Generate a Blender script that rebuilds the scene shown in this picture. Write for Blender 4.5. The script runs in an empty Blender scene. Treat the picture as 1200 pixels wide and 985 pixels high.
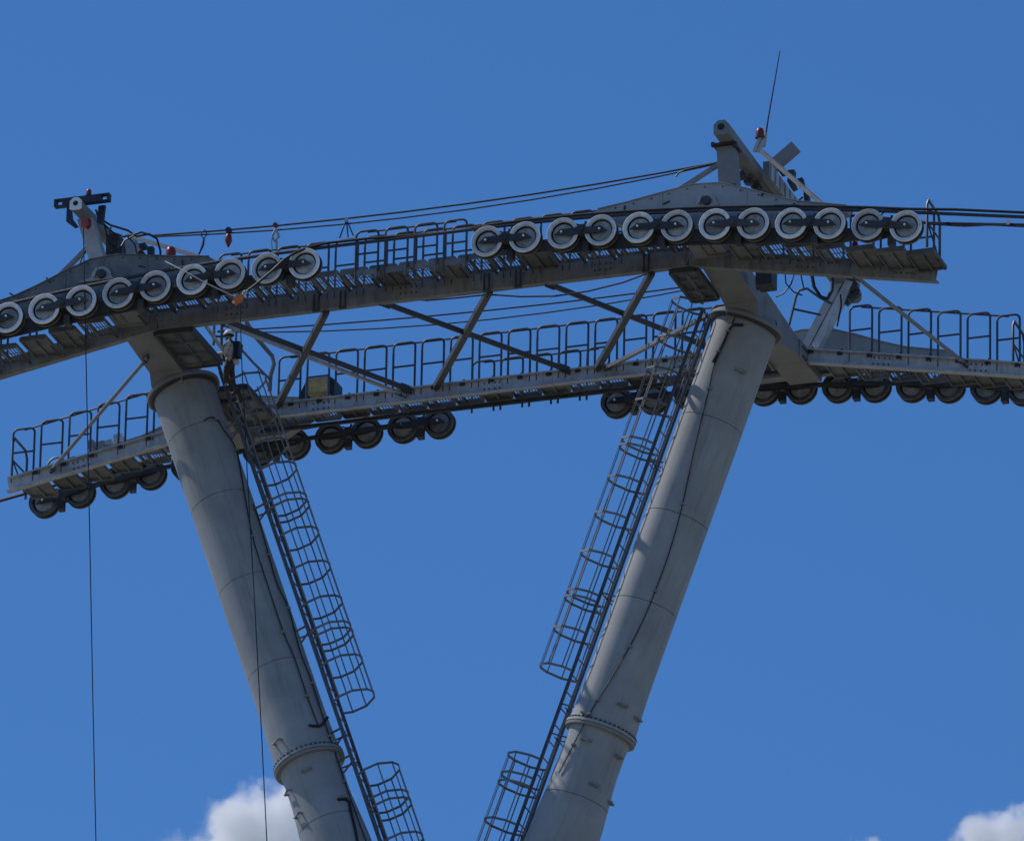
import bpy, math, random
import numpy as np
from mathutils import Vector, Matrix
random.seed(7)
R_ = math.radians
scn = bpy.context.scene
col = scn.collection

# ------------------------------------------------------------------ camera
CF, CD = 12764.8, 172.418                      # focal length in photo pixels, distance to the tower head
yaw, pit, rol, cx, cz = -0.329917, 0.406846, 0.019574, 0.76983, -1.35455
Fv = np.array([math.sin(yaw)*math.cos(pit), math.cos(yaw)*math.cos(pit), math.sin(pit)])
r0 = np.array([math.cos(yaw), -math.sin(yaw), 0.0]); u0 = np.cross(r0, Fv)
Rv = math.cos(rol)*r0+math.sin(rol)*u0; Uv = math.cos(rol)*u0-math.sin(rol)*r0
Cp = -Fv*CD+r0*cx+u0*cz
Cp = -Fv*CD+Rv*cx+Uv*cz
cam = bpy.data.cameras.new('camera'); camo = bpy.data.objects.new('camera', cam); col.objects.link(camo)
M = Matrix.Identity(4)
for i in range(3):
    M[i][0], M[i][1], M[i][2], M[i][3] = Rv[i], Uv[i], -Fv[i], Cp[i]
camo.matrix_world = M
cam.sensor_width = 36.0; cam.lens = CF/1200*36.0; cam.clip_start = 1.0; cam.clip_end = 60000
scn.camera = camo

# ------------------------------------------------------------------ sky, sun, exposure
SUN = Vector((-0.60, 0.05, 0.80)).normalized()          # direction towards the sun
sun_el = math.asin(SUN.z)
w = bpy.data.worlds.new('World'); scn.world = w; w.use_nodes = True
nt = w.node_tree; nt.nodes.clear()
out = nt.nodes.new('ShaderNodeOutputWorld'); bg = nt.nodes.new('ShaderNodeBackground')
sky = nt.nodes.new('ShaderNodeTexSky'); sky.sky_type = 'NISHITA'; sky.sun_disc = False
sky.sun_elevation = sun_el; sky.sun_rotation = math.atan2(SUN.x, SUN.y)
sky.altitude = 1500; sky.air_density = 1.0; sky.dust_density = 0.0; sky.ozone_density = 6.0
bg.inputs['Strength'].default_value = 0.147
hs = nt.nodes.new('ShaderNodeHueSaturation'); hs.inputs['Saturation'].default_value = 1.18; hs.inputs['Hue'].default_value = 0.504
nt.links.new(sky.outputs['Color'], hs.inputs['Color']); nt.links.new(hs.outputs['Color'], bg.inputs['Color']); nt.links.new(bg.outputs['Background'], out.inputs['Surface'])
sl = bpy.data.lights.new('sun', 'SUN'); sl.energy = 3.5; sl.angle = R_(0.53); sl.color = (1.0, 0.95, 0.88)
so = bpy.data.objects.new('sun', sl); col.objects.link(so)
so.rotation_euler = SUN.to_track_quat('Z', 'Y').to_euler(); so.location = (0, 0, 60)
scn.view_settings.view_transform = 'Standard'; scn.view_settings.look = 'None'
scn.view_settings.exposure = -0.35; scn.view_settings.gamma = 1.0
scn.render.engine = 'CYCLES'
scn.cycles.volume_bounces = 64; scn.cycles.max_bounces = 64; scn.cycles.transparent_max_bounces = 16

# ------------------------------------------------------------------ helpers
V = Vector
WPOS = {}
def at(px, py, y):
    """the point on the vertical plane y = const that the photo shows at (px, py)"""
    d = Fv+Rv*(px-600)/CF-Uv*(py-492.5)/CF
    t = (y-Cp[1])/d[1]
    return V(Cp+t*d)

class MB:
    def __init__(s): s.v = []; s.f = []; s.m = []; s.slot = 0
    def add(s, vs, fs):
        b = len(s.v); s.v += [V(p) for p in vs]
        for f in fs: s.f.append([b+i for i in f]); s.m.append(s.slot)
        return s
    def box(s, c, d, rot=None):
        c = V(c); h = V(d)*0.5; vs = []
        for x in (-1, 1):
            for y in (-1, 1):
                for z in (-1, 1):
                    p = V((x*h.x, y*h.y, z*h.z)); vs.append(c+(rot @ p if rot else p))
        return s.add(vs, [(0,1,3,2),(4,6,7,5),(0,4,5,1),(2,3,7,6),(0,2,6,4),(1,5,7,3)])
    def bar(s, p, q, w_, h_, up=(0, 0, 1)):
        p, q = V(p), V(q); z = (q-p); L = z.length; z = z.normalized(); u = V(up)
        x = u.cross(z)
        if x.length < 1e-4: x = V((1, 0, 0)).cross(z)
        x.normalize(); y = z.cross(x)
        m = Matrix((x, y, z)).transposed()
        return s.box((p+q)/2, (w_, h_, L), m)
    def tube(s, pts, r, n=8, caps=True, closed=False):
        pts = [V(p) for p in pts]; N = len(pts)
        rs = r if isinstance(r, (list, tuple)) else [r]*N
        prev = None; rings = []
        for i in range(N):
            if closed: t = pts[(i+1) % N]-pts[i-1]
            elif i == 0: t = pts[1]-pts[0]
            elif i == N-1: t = pts[-1]-pts[-2]
            else: t = (pts[i+1]-pts[i]).normalized()+(pts[i]-pts[i-1]).normalized()
            t = t.normalized()
            if prev is None:
                a = V((0, 0, 1)) if abs(t.z) < 0.9 else V((1, 0, 0))
                prev = t.cross(a).normalized()
            x = (prev-t*prev.dot(t)).normalized(); prev = x; y = t.cross(x)
            rings.append([pts[i]+(x*math.cos(2*math.pi*k/n)+y*math.sin(2*math.pi*k/n))*rs[i] for k in range(n)])
        vs = [p for rg in rings for p in rg]; fs = []
        for i in range(N if closed else N-1):
            j = (i+1) % N
            for k in range(n):
                k2 = (k+1) % n; fs.append((i*n+k, i*n+k2, j*n+k2, j*n+k))
        if caps and not closed:
            fs.append(tuple(range(n-1, -1, -1))); fs.append(tuple((N-1)*n+k for k in range(n)))
        return s.add(vs, fs)
    def cyl(s, p, q, r, n=16): return s.tube([p, q], r, n)
    def lathe(s, o, axis, prof, n=32, closed=False):
        """prof: list of (distance along axis, radius)"""
        o = V(o); a = V(axis).normalized(); e = V((0, 1, 0)) if abs(a.y) < 0.9 else V((1, 0, 0))
        x = e.cross(a).normalized(); y = a.cross(x); vs = []; fs = []
        for d, r in prof:
            for k in range(n):
                t = 2*math.pi*k/n; vs.append(o+a*d+(x*math.cos(t)+y*math.sin(t))*r)
        m = len(prof)
        for i in range(m if closed else m-1):
            j = (i+1) % m
            for k in range(n):
                k2 = (k+1) % n; fs.append((i*n+k, i*n+k2, j*n+k2, j*n+k))
        if not closed:
            if prof[0][1] > 1e-4: fs.append(tuple(range(n-1, -1, -1)))
            if prof[-1][1] > 1e-4: fs.append(tuple((m-1)*n+k for k in range(n)))
        return s.add(vs, fs)
    def prism(s, poly, d):
        """poly: planar outline of points, thickened by the vector d"""
        d = V(d); n = len(poly); a = [V(p) for p in poly]
        vs = a+[p+d for p in a]
        fs = [tuple(range(n-1, -1, -1)), tuple(range(n, 2*n))]
        for i in range(n):
            j = (i+1) % n; fs.append((i, j, n+j, n+i))
        return s.add(vs, fs)
    def mesh(s, name, mats, origin=None, smooth=True):
        if origin is None:
            lo = V([min(p[i] for p in s.v) for i in range(3)]); hi = V([max(p[i] for p in s.v) for i in range(3)])
            origin = (lo+hi)/2
        origin = V(origin); me = bpy.data.meshes.new(name)
        me.from_pydata([tuple(p-origin) for p in s.v], [], s.f)
        for m in (mats if isinstance(mats, (list, tuple)) else [mats]): me.materials.append(m)
        me.polygons.foreach_set('material_index', s.m)
        import bmesh
        bm = bmesh.new(); bm.from_mesh(me); bmesh.ops.recalc_face_normals(bm, faces=bm.faces); bm.to_mesh(me); bm.free()
        if smooth:
            me.polygons.foreach_set('use_smooth', [True]*len(me.polygons)); me.set_sharp_from_angle(angle=R_(38))
        me.update()
        return me, origin
    def build(s, name, mats, parent=None, origin=None, label=None):
        me, o = s.mesh(name, mats, origin)
        return link(name, me, o, parent, label)

def link(name, me, wpos, parent=None, label=None, rot=None):
    o = bpy.data.objects.new(name, me); col.objects.link(o)
    WPOS[o.name] = V(wpos)
    o.location = V(wpos)-(WPOS[parent.name] if parent else V((0, 0, 0)))
    if parent: o.parent = parent
    if rot: o.rotation_euler = rot
    if label: o['label'] = label
    return o
def tag(o, label, cat, group=None):
    o['label'] = label; o['category'] = cat
    if group: o['group'] = group
    return o
def thing(name, label, cat, loc, group=None):
    o = bpy.data.objects.new(name, None); col.objects.link(o); o.location = V(loc); o.empty_display_size = 0.2
    WPOS[o.name] = V(loc)
    return tag(o, label, cat, group)

# ------------------------------------------------------------------ materials
def mat(name, base, rough=0.55, metal=0.0, var=0.18, scale=3.0, dirt=0.0, dirtcol=(0.05, 0.048, 0.045), bump=0.0, spec=0.4, streak=None, tilt=0.0, rnd=0.0):
    m = bpy.data.materials.new(name); m.use_nodes = True; t = m.node_tree; b = t.nodes['Principled BSDF']
    b.inputs['Roughness'].default_value = rough; b.inputs['Metallic'].default_value = metal
    b.inputs['Specular IOR Level'].default_value = spec
    g = t.nodes.new('ShaderNodeNewGeometry')
    n = t.nodes.new('ShaderNodeTexNoise'); n.inputs['Scale'].default_value = scale; n.inputs['Detail'].default_value = 6; n.inputs['Roughness'].default_value = 0.6
    t.links.new(g.outputs['Position'], n.inputs['Vector'])
    rp = t.nodes.new('ShaderNodeMapRange'); rp.inputs[1].default_value = 0.3; rp.inputs[2].default_value = 0.7
    rp.inputs[3].default_value = 1-var; rp.inputs[4].default_value = 1+var
    t.links.new(n.outputs['Fac'], rp.inputs[0])
    mx = t.nodes.new('ShaderNodeMix'); mx.data_type = 'RGBA'; mx.blend_type = 'MULTIPLY'; mx.inputs[0].default_value = 1.0
    mx.inputs[6].default_value = (*base, 1); t.links.new(rp.outputs[0], mx.inputs[7]); last = mx.outputs[2]
    if dirt > 0:
        mp = t.nodes.new('ShaderNodeMapping'); t.links.new(g.outputs['Position'], mp.inputs['Vector'])
        mp.inputs['Scale'].default_value = streak or (1, 1, 1)
        if tilt:
            mp.vector_type = 'TEXTURE'; mp.inputs['Rotation'].default_value = (0, tilt, 0); mp.inputs['Scale'].default_value = tuple(1/c for c in streak)
        n2 = t.nodes.new('ShaderNodeTexNoise'); n2.inputs['Scale'].default_value = scale*0.7; n2.inputs['Detail'].default_value = 8; n2.inputs['Roughness'].default_value = 0.7
        t.links.new(mp.outputs[0], n2.inputs['Vector'])
        r2 = t.nodes.new('ShaderNodeMapRange'); r2.inputs[1].default_value = 0.5; r2.inputs[2].default_value = 0.78; r2.inputs[3].default_value = 0; r2.inputs[4].default_value = dirt
        t.links.new(n2.outputs['Fac'], r2.inputs[0])
        m2 = t.nodes.new('ShaderNodeMix'); m2.data_type = 'RGBA'; t.links.new(r2.outputs[0], m2.inputs[0])
        t.links.new(last, m2.inputs[6]); m2.inputs[7].default_value = (*dirtcol, 1); last = m2.outputs[2]
    if rnd:
        oi = t.nodes.new('ShaderNodeObjectInfo'); mr_ = t.nodes.new('ShaderNodeMapRange'); mr_.inputs[3].default_value = 1-rnd; mr_.inputs[4].default_value = 1+rnd*.35
        t.links.new(oi.outputs['Random'], mr_.inputs[0])
        m3 = t.nodes.new('ShaderNodeMix'); m3.data_type = 'RGBA'; m3.blend_type = 'MULTIPLY'; m3.inputs[0].default_value = 1.0
        t.links.new(last, m3.inputs[6]); t.links.new(mr_.outputs[0], m3.inputs[7]); last = m3.outputs[2]
    t.links.new(last, b.inputs['Base Color'])
    rr = t.nodes.new('ShaderNodeMapRange'); rr.inputs[3].default_value = max(0.05, rough-0.12); rr.inputs[4].default_value = min(1, rough+0.15)
    t.links.new(n.outputs['Fac'], rr.inputs[0]); t.links.new(rr.outputs[0], b.inputs['Roughness'])
    if bump > 0:
        n3 = t.nodes.new('ShaderNodeTexNoise'); n3.inputs['Scale'].default_value = scale*14; n3.inputs['Detail'].default_value = 3
        t.links.new(g.outputs['Position'], n3.inputs['Vector'])
        bp = t.nodes.new('ShaderNodeBump'); bp.inputs['Strength'].default_value = bump; bp.inputs['Distance'].default_value = 0.01
        t.links.new(n3.outputs['Fac'], bp.inputs['Height']); t.links.new(bp.outputs[0], b.inputs['Normal'])
    return m
LEGS = {e: mat('leg_paint', (0.315, 0.32, 0.322), 0.62, var=0.14, scale=1.6, dirt=0.6, dirtcol=(0.15, 0.147, 0.145), bump=0.15, streak=(6.0, 6.0, 0.55), tilt=e*0.335) for e in (-1, 1)}
LEGM = LEGS[1]
BEAM = mat('beam_paint', (0.24, 0.24, 0.235), 0.55, var=0.25, scale=4.0, dirt=0.8, dirtcol=(0.06, 0.056, 0.05), streak=(4, 4, .7))
STAY = mat('stay_steel', (0.24, 0.24, 0.24), 0.5, var=0.2, scale=4.0, dirt=0.4)
ARMM = mat('arm_paint', (0.235, 0.235, 0.23), 0.6, var=0.12, scale=2.5, dirt=0.4, dirtcol=(0.10, 0.10, 0.095), bump=0.1)
GUSM2 = mat('dark_gusset_paint', (0.17, 0.17, 0.165), 0.5, var=0.3, scale=4.0, dirt=0.7, dirtcol=(0.05, 0.05, 0.05), bump=0.1, streak=(1.5, 1.5, 0.8))  # darker, more mottled paint for the near left plate
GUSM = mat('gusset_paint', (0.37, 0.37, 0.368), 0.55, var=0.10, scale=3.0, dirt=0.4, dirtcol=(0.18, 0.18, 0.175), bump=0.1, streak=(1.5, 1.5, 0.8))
GALV = mat('galvanised_steel', (0.50, 0.505, 0.51), 0.5, metal=0.0, var=0.2, scale=5.0, dirt=0.7, dirtcol=(0.16, 0.155, 0.15), streak=(4, 4, .7))
GRAT = mat('galvanised_grating', (0.19, 0.19, 0.19), 0.6, metal=0.0, var=0.3, scale=5.0, dirt=0.6, dirtcol=(0.06, 0.06, 0.055), rnd=0.35)
RAIL = mat('rail_steel', (0.075, 0.08, 0.095), 0.45, metal=0.0, var=0.2, scale=4.0, rnd=0.35)
CAGE = mat('cage_steel', (0.17, 0.17, 0.18), 0.45, metal=0.0, var=0.2, scale=4.0, rnd=0.25)
BRAC = mat('brace_steel', (0.065, 0.065, 0.066), 0.5, metal=0.0, var=0.2, scale=3.0, dirt=0.5)
DARK = mat('greasy_dark_steel_and_shade', (0.055, 0.056, 0.058), 0.55, var=0.35, scale=6.0, dirt=0.5, dirtcol=(0.02, 0.019, 0.018))
ARMR = mat('rocker_steel', (0.055, 0.053, 0.052), 0.5, metal=0.0, var=0.3, scale=7.0, dirt=0.4, dirtcol=(0.03, 0.03, 0.03), rnd=0.4)
DISC = mat('sheave_disc_paint', (0.40, 0.40, 0.39), 0.6, var=0.3, scale=8.0, dirt=0.6, dirtcol=(0.05, 0.048, 0.045), rnd=0.35)
DISC2 = mat('shaded_rim', (0.13, 0.125, 0.12), 0.6, metal=0.0, var=0.4, scale=9.0, dirt=0.5, dirtcol=(0.03, 0.03, 0.03))  # rim colour with the shade painted in
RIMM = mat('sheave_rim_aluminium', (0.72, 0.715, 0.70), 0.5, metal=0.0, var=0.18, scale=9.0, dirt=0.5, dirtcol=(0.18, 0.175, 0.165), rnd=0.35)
LIPM = mat('bright_lip', (0.95, 0.95, 0.94), 0.4, var=0.15, scale=9.0, dirt=0.35, dirtcol=(0.35, 0.35, 0.34), rnd=0.3)  # bright edge outline put into the lip colour
TYRE_SHADE = mat('sheave_rubber_and_shade', (0.03, 0.03, 0.03), 0.75, var=0.2, scale=6)  # tyre rubber, also colours the shadow ring in the recess
BOLT = mat('bright_bolt', (0.7, 0.7, 0.69), 0.6, metal=0.0, var=0.05)
ROPE = mat('wire_rope', (0.05, 0.05, 0.055), 0.45, metal=0.4, var=0.3, scale=20)
CABL = mat('black_cable', (0.018, 0.018, 0.02), 0.5, var=0.2, scale=8)
GREYL = mat('light_grey_paint', (0.42, 0.42, 0.41), 0.55, var=0.14, scale=5.0, dirt=0.4, dirtcol=(0.2, 0.2, 0.19))
REDM = mat('red_plastic', (0.26, 0.02, 0.025), 0.4, var=0.2, scale=12, dirt=0.3, dirtcol=(0.1, 0.01, 0.01))
NAVY = mat('dark_blue_steel', (0.03, 0.035, 0.05), 0.5, var=0.25, scale=6)
ORAN = mat('orange_paint', (0.62, 0.16, 0.03), 0.45, var=0.25, scale=14, dirt=0.3)
PLY = mat('weathered_plywood', (0.78, 0.56, 0.20), 0.75, var=0.3, scale=9, dirt=0.6, dirtcol=(0.08, 0.06, 0.03), streak=(0.6, 1, 6))
CANV = mat('beige_canvas', (0.66, 0.56, 0.42), 0.85, var=0.22, scale=14, dirt=0.4, dirtcol=(0.2, 0.15, 0.1), bump=0.4)
BROW = mat('brown_leather', (0.07, 0.045, 0.03), 0.7, var=0.3, scale=14)
CAPW = mat('pale_cap_paint', (0.85, 0.84, 0.82), 0.5, var=0.12, scale=9, dirt=0.4, dirtcol=(0.4, 0.4, 0.38))
WHIT = mat('white_plastic', (0.75, 0.74, 0.72), 0.5, var=0.08, scale=10)
GRAS = mat('dry_meadow', (0.22, 0.205, 0.155), 0.95, var=0.4, scale=0.02, dirt=0.6, dirtcol=(0.20, 0.19, 0.16))

# ------------------------------------------------------------------ setting
mb = MB(); S = 30000; GZ = -71.0
mb.add([(-S, -S, GZ), (S, -S, GZ), (S, S, GZ), (-S, S, GZ)], [(0, 1, 2, 3)])
g = mb.build('ground', GRAS, origin=(0, 0, GZ)); g['kind'] = 'structure'

def smooth(pts, n=5):
    pts = [V(p) for p in pts]; out_ = []
    P_ = [pts[0]]+pts+[pts[-1]]
    for i in range(1, len(P_)-2):
        a, b, c, d = P_[i-1:i+3]
        for k in range(n):
            t = k/n; out_.append(.5*((2*b)+(c-a)*t+(2*a-5*b+4*c-d)*t*t+(3*b-a-3*c+d)*t**3))
    return out_+[pts[-1]]
# ------------------------------------------------------------------ pylon: two raking legs on a mast
XT, ZT = 4.708, -0.407
AX, AZ = 0.32880, 0.94440
def legframe(side):
    T = V((side*XT, 0, ZT)); A = V((-side*AX, 0, -AZ)); B = V((-side*AZ, 0, AX))
    return T, A, B
def legpt(side, s, b, y=0.0):
    T, A, B = legframe(side); return T+A*s+B*b+V((0, y, 0))
def leg_r(s):
    P_ = [(-0.1, .505), (6.2, .505), (6.9, .53), (7.04, .54), (7.1, .475), (7.7, .475), (8.5, .54), (10, .60), (16, .8)]
    for (a, ra), (b, rb) in zip(P_, P_[1:]):
        if a <= s <= b: return ra+(rb-ra)*(s-a)/(b-a)
    return P_[0][1] if s < 0 else P_[-1][1]
def on_leg(side, px, py, off=0.0):
    """where the line of sight through a photo pixel meets the shell of a leg"""
    T, A, B = legframe(side); o = V(Cp); d = V(Fv+Rv*(px-600)/CF-Uv*(py-492.5)/CF).normalized(); r = .5
    for _ in range(4):
        w0 = o-T; dp = d-A*d.dot(A); wp = w0-A*w0.dot(A); rr = r+off
        a = dp.dot(dp); b = 2*dp.dot(wp); c = wp.dot(wp)-rr*rr; disc = b*b-4*a*c
        t = (-b-math.sqrt(disc))/(2*a) if disc > 0 else -b/(2*a)
        p = o+d*t; r = leg_r((p-T).dot(A))
    return p

mb = MB()
mb.lathe((0, 0, GZ), (0, 0, 1), [(0, 1.9), (10, 1.75), (40, 1.4), (56, 1.15), (58, 1.1)], 40)
mast = tag(mb.build('pylon_mast', LEGM, origin=(0, 0, GZ)), 'thick grey steel mast carrying both raking legs below the frame', 'mast')

def handle(p, side, horiz=(1, 0, 0), wd=0.15, out_=0.055):
    T, A, B = legframe(side); n = (p-T)-A*(p-T).dot(A); n.normalize(); h = A.cross(n).normalized()
    m = MB(); a = p-h*wd/2; b = p+h*wd/2
    m.tube([a-n*.03, a+n*out_, b+n*out_, b-n*.03], 0.021, 6)
    return m
for side, nm in ((-1, 'left'), (1, 'right')):
    T, A, B = legframe(side)
    lab = {-1: 'left raking grey tube leg with two thin ropes hanging before it', 1: 'right raking grey tube leg leaning out to the upper right'}[side]
    leg = thing('raking_pylon', lab, 'pylon leg', legpt(side, 14.2, 0), 'raking legs of the lift pylon')
    cuts = [-0.05, 0.9, 2.2, 3.75, 5.35, 7.0] if side < 0 else [-0.05, 1.75, 3.4, 4.9, 7.0]
    for a, b in zip(cuts, cuts[1:]):
        prof = [(a+.007, leg_r(a)-.014), (a+.009, leg_r(a))]
        prof += [(a+(b-a)*k/6, leg_r(a+(b-a)*k/6)) for k in range(1, 6)]
        prof += [(b-.002, leg_r(b)), (b, leg_r(b)-.014)]
        MB().lathe(T, A, prof, 56).build('tube_section', LEGS[side], leg)
    cuts = [7.08, 8.2, 9.9, 14.3]
    for a, b in zip(cuts, cuts[1:]):
        prof = [(a+.007, leg_r(a)-.014), (a+.009, leg_r(a))]+[(a+(b-a)*k/6, leg_r(a+(b-a)*k/6)) for k in range(1, 6)]+[(b-.002, leg_r(b)), (b, leg_r(b)-.014)]
        MB().lathe(T, A, prof, 56).build('tube_section', LEGS[side], leg)
    m = MB(); m.lathe(T, A, [(6.985, .5), (6.985, .565), (6.99, .572), (7.03, .575), (7.035, .57), (7.035, .5)], 64, closed=True)
    m.build('flange', LEGS[side], leg)
    m = MB(); m.lathe(T, A, [(7.042, .45), (7.042, .565), (7.048, .57), (7.085, .565), (7.09, .55), (7.09, .45)], 64, closed=True)
    m.build('flange', ARMM, leg)  # lower plate darker: shadow under the flange put into its colour
    m = MB()
    for k in range(44):
        t = 2*math.pi*k/44; d = B*math.cos(t)+V((0, 1, 0))*math.sin(t); p = T+A*6.955+d*.552
        m.tube([p, p+A*.03], .02, 6)
    m.build('flange_bolts', DARK, leg)
    m = MB(); m.lathe(T, A, [(-.05, .40), (-.05, .56), (-.012, .60), (.035, .60), (.043, .59), (.045, .40)], 64, closed=True)
    m.build('top_collar', ARMM, leg)
    m = MB(); m.lathe(T, A, [(.046, .45), (.046, .565), (.085, .555), (.085, .45)], 64, closed=True); m.build('collar_shade', DARK, leg)  # added dark ring: shadow notch under the collar painted in
    hs = [(326, 869), (359.5, 902), (339, 928), (351, 955), (401, 935)] if side < 0 else [(729, 826), (746, 842), (687, 867), (724, 886), (696, 919), (714, 940), (867, 435), (688, 836)]
    for px, py in hs: handle(on_leg(side, px, py), side).build('step_bracket', ARMM, leg)
    paths = ([[(239, 493), (246, 489), (254, 491), (262, 503), (277, 527), (287, 580), (296, 628), (312, 680), (332, 740), (345, 770), (360, 815), (374, 852)],
              [(297, 590), (306, 618), (315, 650), (325, 684), (338, 712), (351, 760), (366, 800), (378, 838), (386, 862), (394, 885), (404, 915), (418, 955), (432, 992)],
              [(362, 849), (368, 850), (377, 849), (384, 840)],
              [(396, 936), (408, 937), (411, 948), (416, 970), (420, 990)]] if side < 0 else
             [[(861, 372), (838, 425), (831, 455), (815, 520), (800, 590), (785, 645), (768, 692), (752, 730), (738, 757), (716, 795), (700, 820), (686, 845), (672, 872), (655, 905)],
              [(871, 381), (858, 381), (853, 388), (848, 400), (842, 412), (835, 424)]])
    for k, pth in enumerate(paths):
        pts = [on_leg(side, px, py, .025) for px, py in pth]
        MB().tube(smooth(pts), .024 if (side > 0 and k == 1) else (.010 if k < 2 else .022), 8).build('conduit', CABL, leg)
        if k < 2:
            for p in pts[2:-1:2]:
                n_ = (p-T)-A*(p-T).dot(A); n_.normalize(); m = MB(); m.box(p+n_*.0, (.06, .05, .03)); m.build('cable_clip', ARMM, leg)

# ------------------------------------------------------------------ crossarms
for side in (-1, 1):
    lab = {-1: 'grey box crossarm bolted on top of the left leg', 1: 'grey box crossarm with lightening holes on top of the right leg'}[side]
    arm = thing('crossarm', lab, 'crossarm', (side*4.79, 0, -.1), 'crossarms over the legs')
    x0, x1 = side*4.53, side*5.06
    poly = [(-2.86, .10), (-2.86, -.12), (-2.0, -.15), (-1.5, -.2), (-.6, -.30), (-.5, -.50), (.4, -.55), (.75, -.47), (1.6, -.29), (2.86, -.22), (2.86, .02), (1.7, -.02), (0, .07)]
    MB().prism([(x0, a, b) for a, b in poly], (x1-x0, 0, 0)).build('box_beam', ARMM, arm)
    m = MB(); T, A, B = legframe(side)
    m.lathe(T, A, [(-.42, .36), (-.2, .40), (-.06, .47)], 48); m.build('neck', ARMM, arm)
    for xx in (x0-.012*side, x1+.012*side):
        m = MB(); m.prism([(xx-.012, 1.60, -.30), (xx-.012, 1.60, -.02)]+[(xx-.012, 1.95+.17*math.sin(t), -.17+.17*math.cos(t)) for t in np.linspace(0, math.pi, 10)], (.024, 0, 0)); m.build('end_plate', ARMM, arm)
    m = MB()
    for k in range(5):
        for zz in (-.10, -.26): m.cyl((x1+side*.02, 1.72+.09*k, zz), (x1+side*.05, 1.72+.09*k, zz), .018, 6)
    m.build('end_bolts', DARK, arm)
    m = MB(); m.lathe((x1+side*.002, -.62, -.07), (side, 0, 0), [(0, .05), (.012, .05)], 16); m.build('hole', CABL, arm)
    for a, b, c in ((-.2, -.16, .2), (.0, -.22, .18), (.32, -.28, .16)):
        m = MB(); m.bar((x1+side*.006, a, b+.05), (x1+side*.006, a+.1, b-.05), .03, .012); m.build('drain_slot', DARK, arm)

# ------------------------------------------------------------------ sheave trains
TRN = [(1.502, 0.0), (2.122, -.005), (2.741, -.019), (3.361, -.043), (3.98, -.078), (4.598, -.122), (5.216, -.177), (5.833, -.241), (6.448, -.315), (7.062, -.399), (7.675, -.493), (8.286, -.597)]
WR = 0.255
def wheel_meshes():
    a = MB(); prof = [(-.07, .005), (-.066, .06), (-.03, .07), (-.024, .165), (.024, .165), (.03, .07), (.066, .06), (.07, .005)]
    a.lathe((0, 0, 0), (0, 1, 0), prof, 40); a.slot = 1
    a.lathe((0, 0, 0), (0, 1, 0), [(-.012, .160), (-.012, .19), (-.06, .195), (-.066, .203), (-.05, .225), (.05, .225), (.066, .203), (.06, .195), (.012, .19), (.012, .160)], 40, closed=True); a.slot = 0  # dark annulus: recess shadow put into the colour
    for k in range(6):
        t = 2*math.pi*k/6+.3
        for s in (-1, 1): a.cyl((math.cos(t)*.125, s*.028, math.sin(t)*.125), (math.cos(t)*.125, s*.037, math.sin(t)*.125), .011, 6)
    r = MB()
    for s in (-1, 1):
        r.slot = 0 if s < 0 else 2; r.lathe((0, s*.066, 0), (0, s, 0), [(-.02, .188), (0.0, .194), (.010, .202), (.012, .236), (-.02, .237)], 48, closed=True)  # inner flange dark: shade behind the wheel put into its colour
        r.slot = 1 if s < 0 else 2; r.lathe((0, s*.066, 0), (0, s, 0), [(-.02, .2372), (.014, .238), (.022, .244), (.020, WR-.004), (.012, WR), (-.02, WR)], 48, closed=True)
    t = MB(); t.lathe((0, 0, 0), (0, 1, 0), [(-.05, .222), (-.05, .246), (-.022, .236), (.022, .236), (.05, .246), (.05, .222)], 40, closed=True)
    b = MB()
    for s in (-1, 1):
        b.lathe((0, s*.118, 0), (0, s, 0), [(0, .018), (.012, .018), (.016, .012)], 12)
    return [m.mesh(n, x, (0, 0, 0))[0] for m, n, x in ((a, 'sheave', [DISC, TYRE_SHADE]), (r, 'rim', [RIMM, LIPM, DISC2]), (t, 'tyre', TYRE_SHADE), (b, 'axle_bolt', BOLT))]
WM = wheel_meshes()
RIMF = WM[1].copy(); RIMF.materials[0] = DISC2; RIMF.materials[1] = DISC2  # far wheels in shade: darkness painted on both rim faces
AL = .62
def rocker_mesh():
    m = MB(); h = .055
    for yy in (-.105, .085):
        m.prism([(-AL/2-.13, yy, -.035), (-AL/2-.02, yy, -h), (AL/2+.02, yy, -h), (AL/2+.13, yy, -.035), (AL/2+.02, yy, h), (.11, yy, h), (.05, yy, h+.035), (-.05, yy, h+.035), (-.11, yy, h), (-AL/2-.02, yy, h)], (0, .02, 0))
    m.cyl((0, -.125, .01), (0, .125, .01), .05, 16); m.cyl((0, -.14, .01), (0, -.12, .01), .03, 10)
    m.box((0, -.05, .10), (.09, .05, .05)); m.box((.06, -.02, .13), (.03, .12, .07)); m.box((0, 0, .0), (.10, .18, .09))
    return m.mesh('rocker_arm', ARMR, (0, 0, 0))[0]
RM = rocker_mesh()
def train_pts(side): 
    return TRN if side > 0 else [(-x, z) for x, z in reversed(TRN)]
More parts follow.
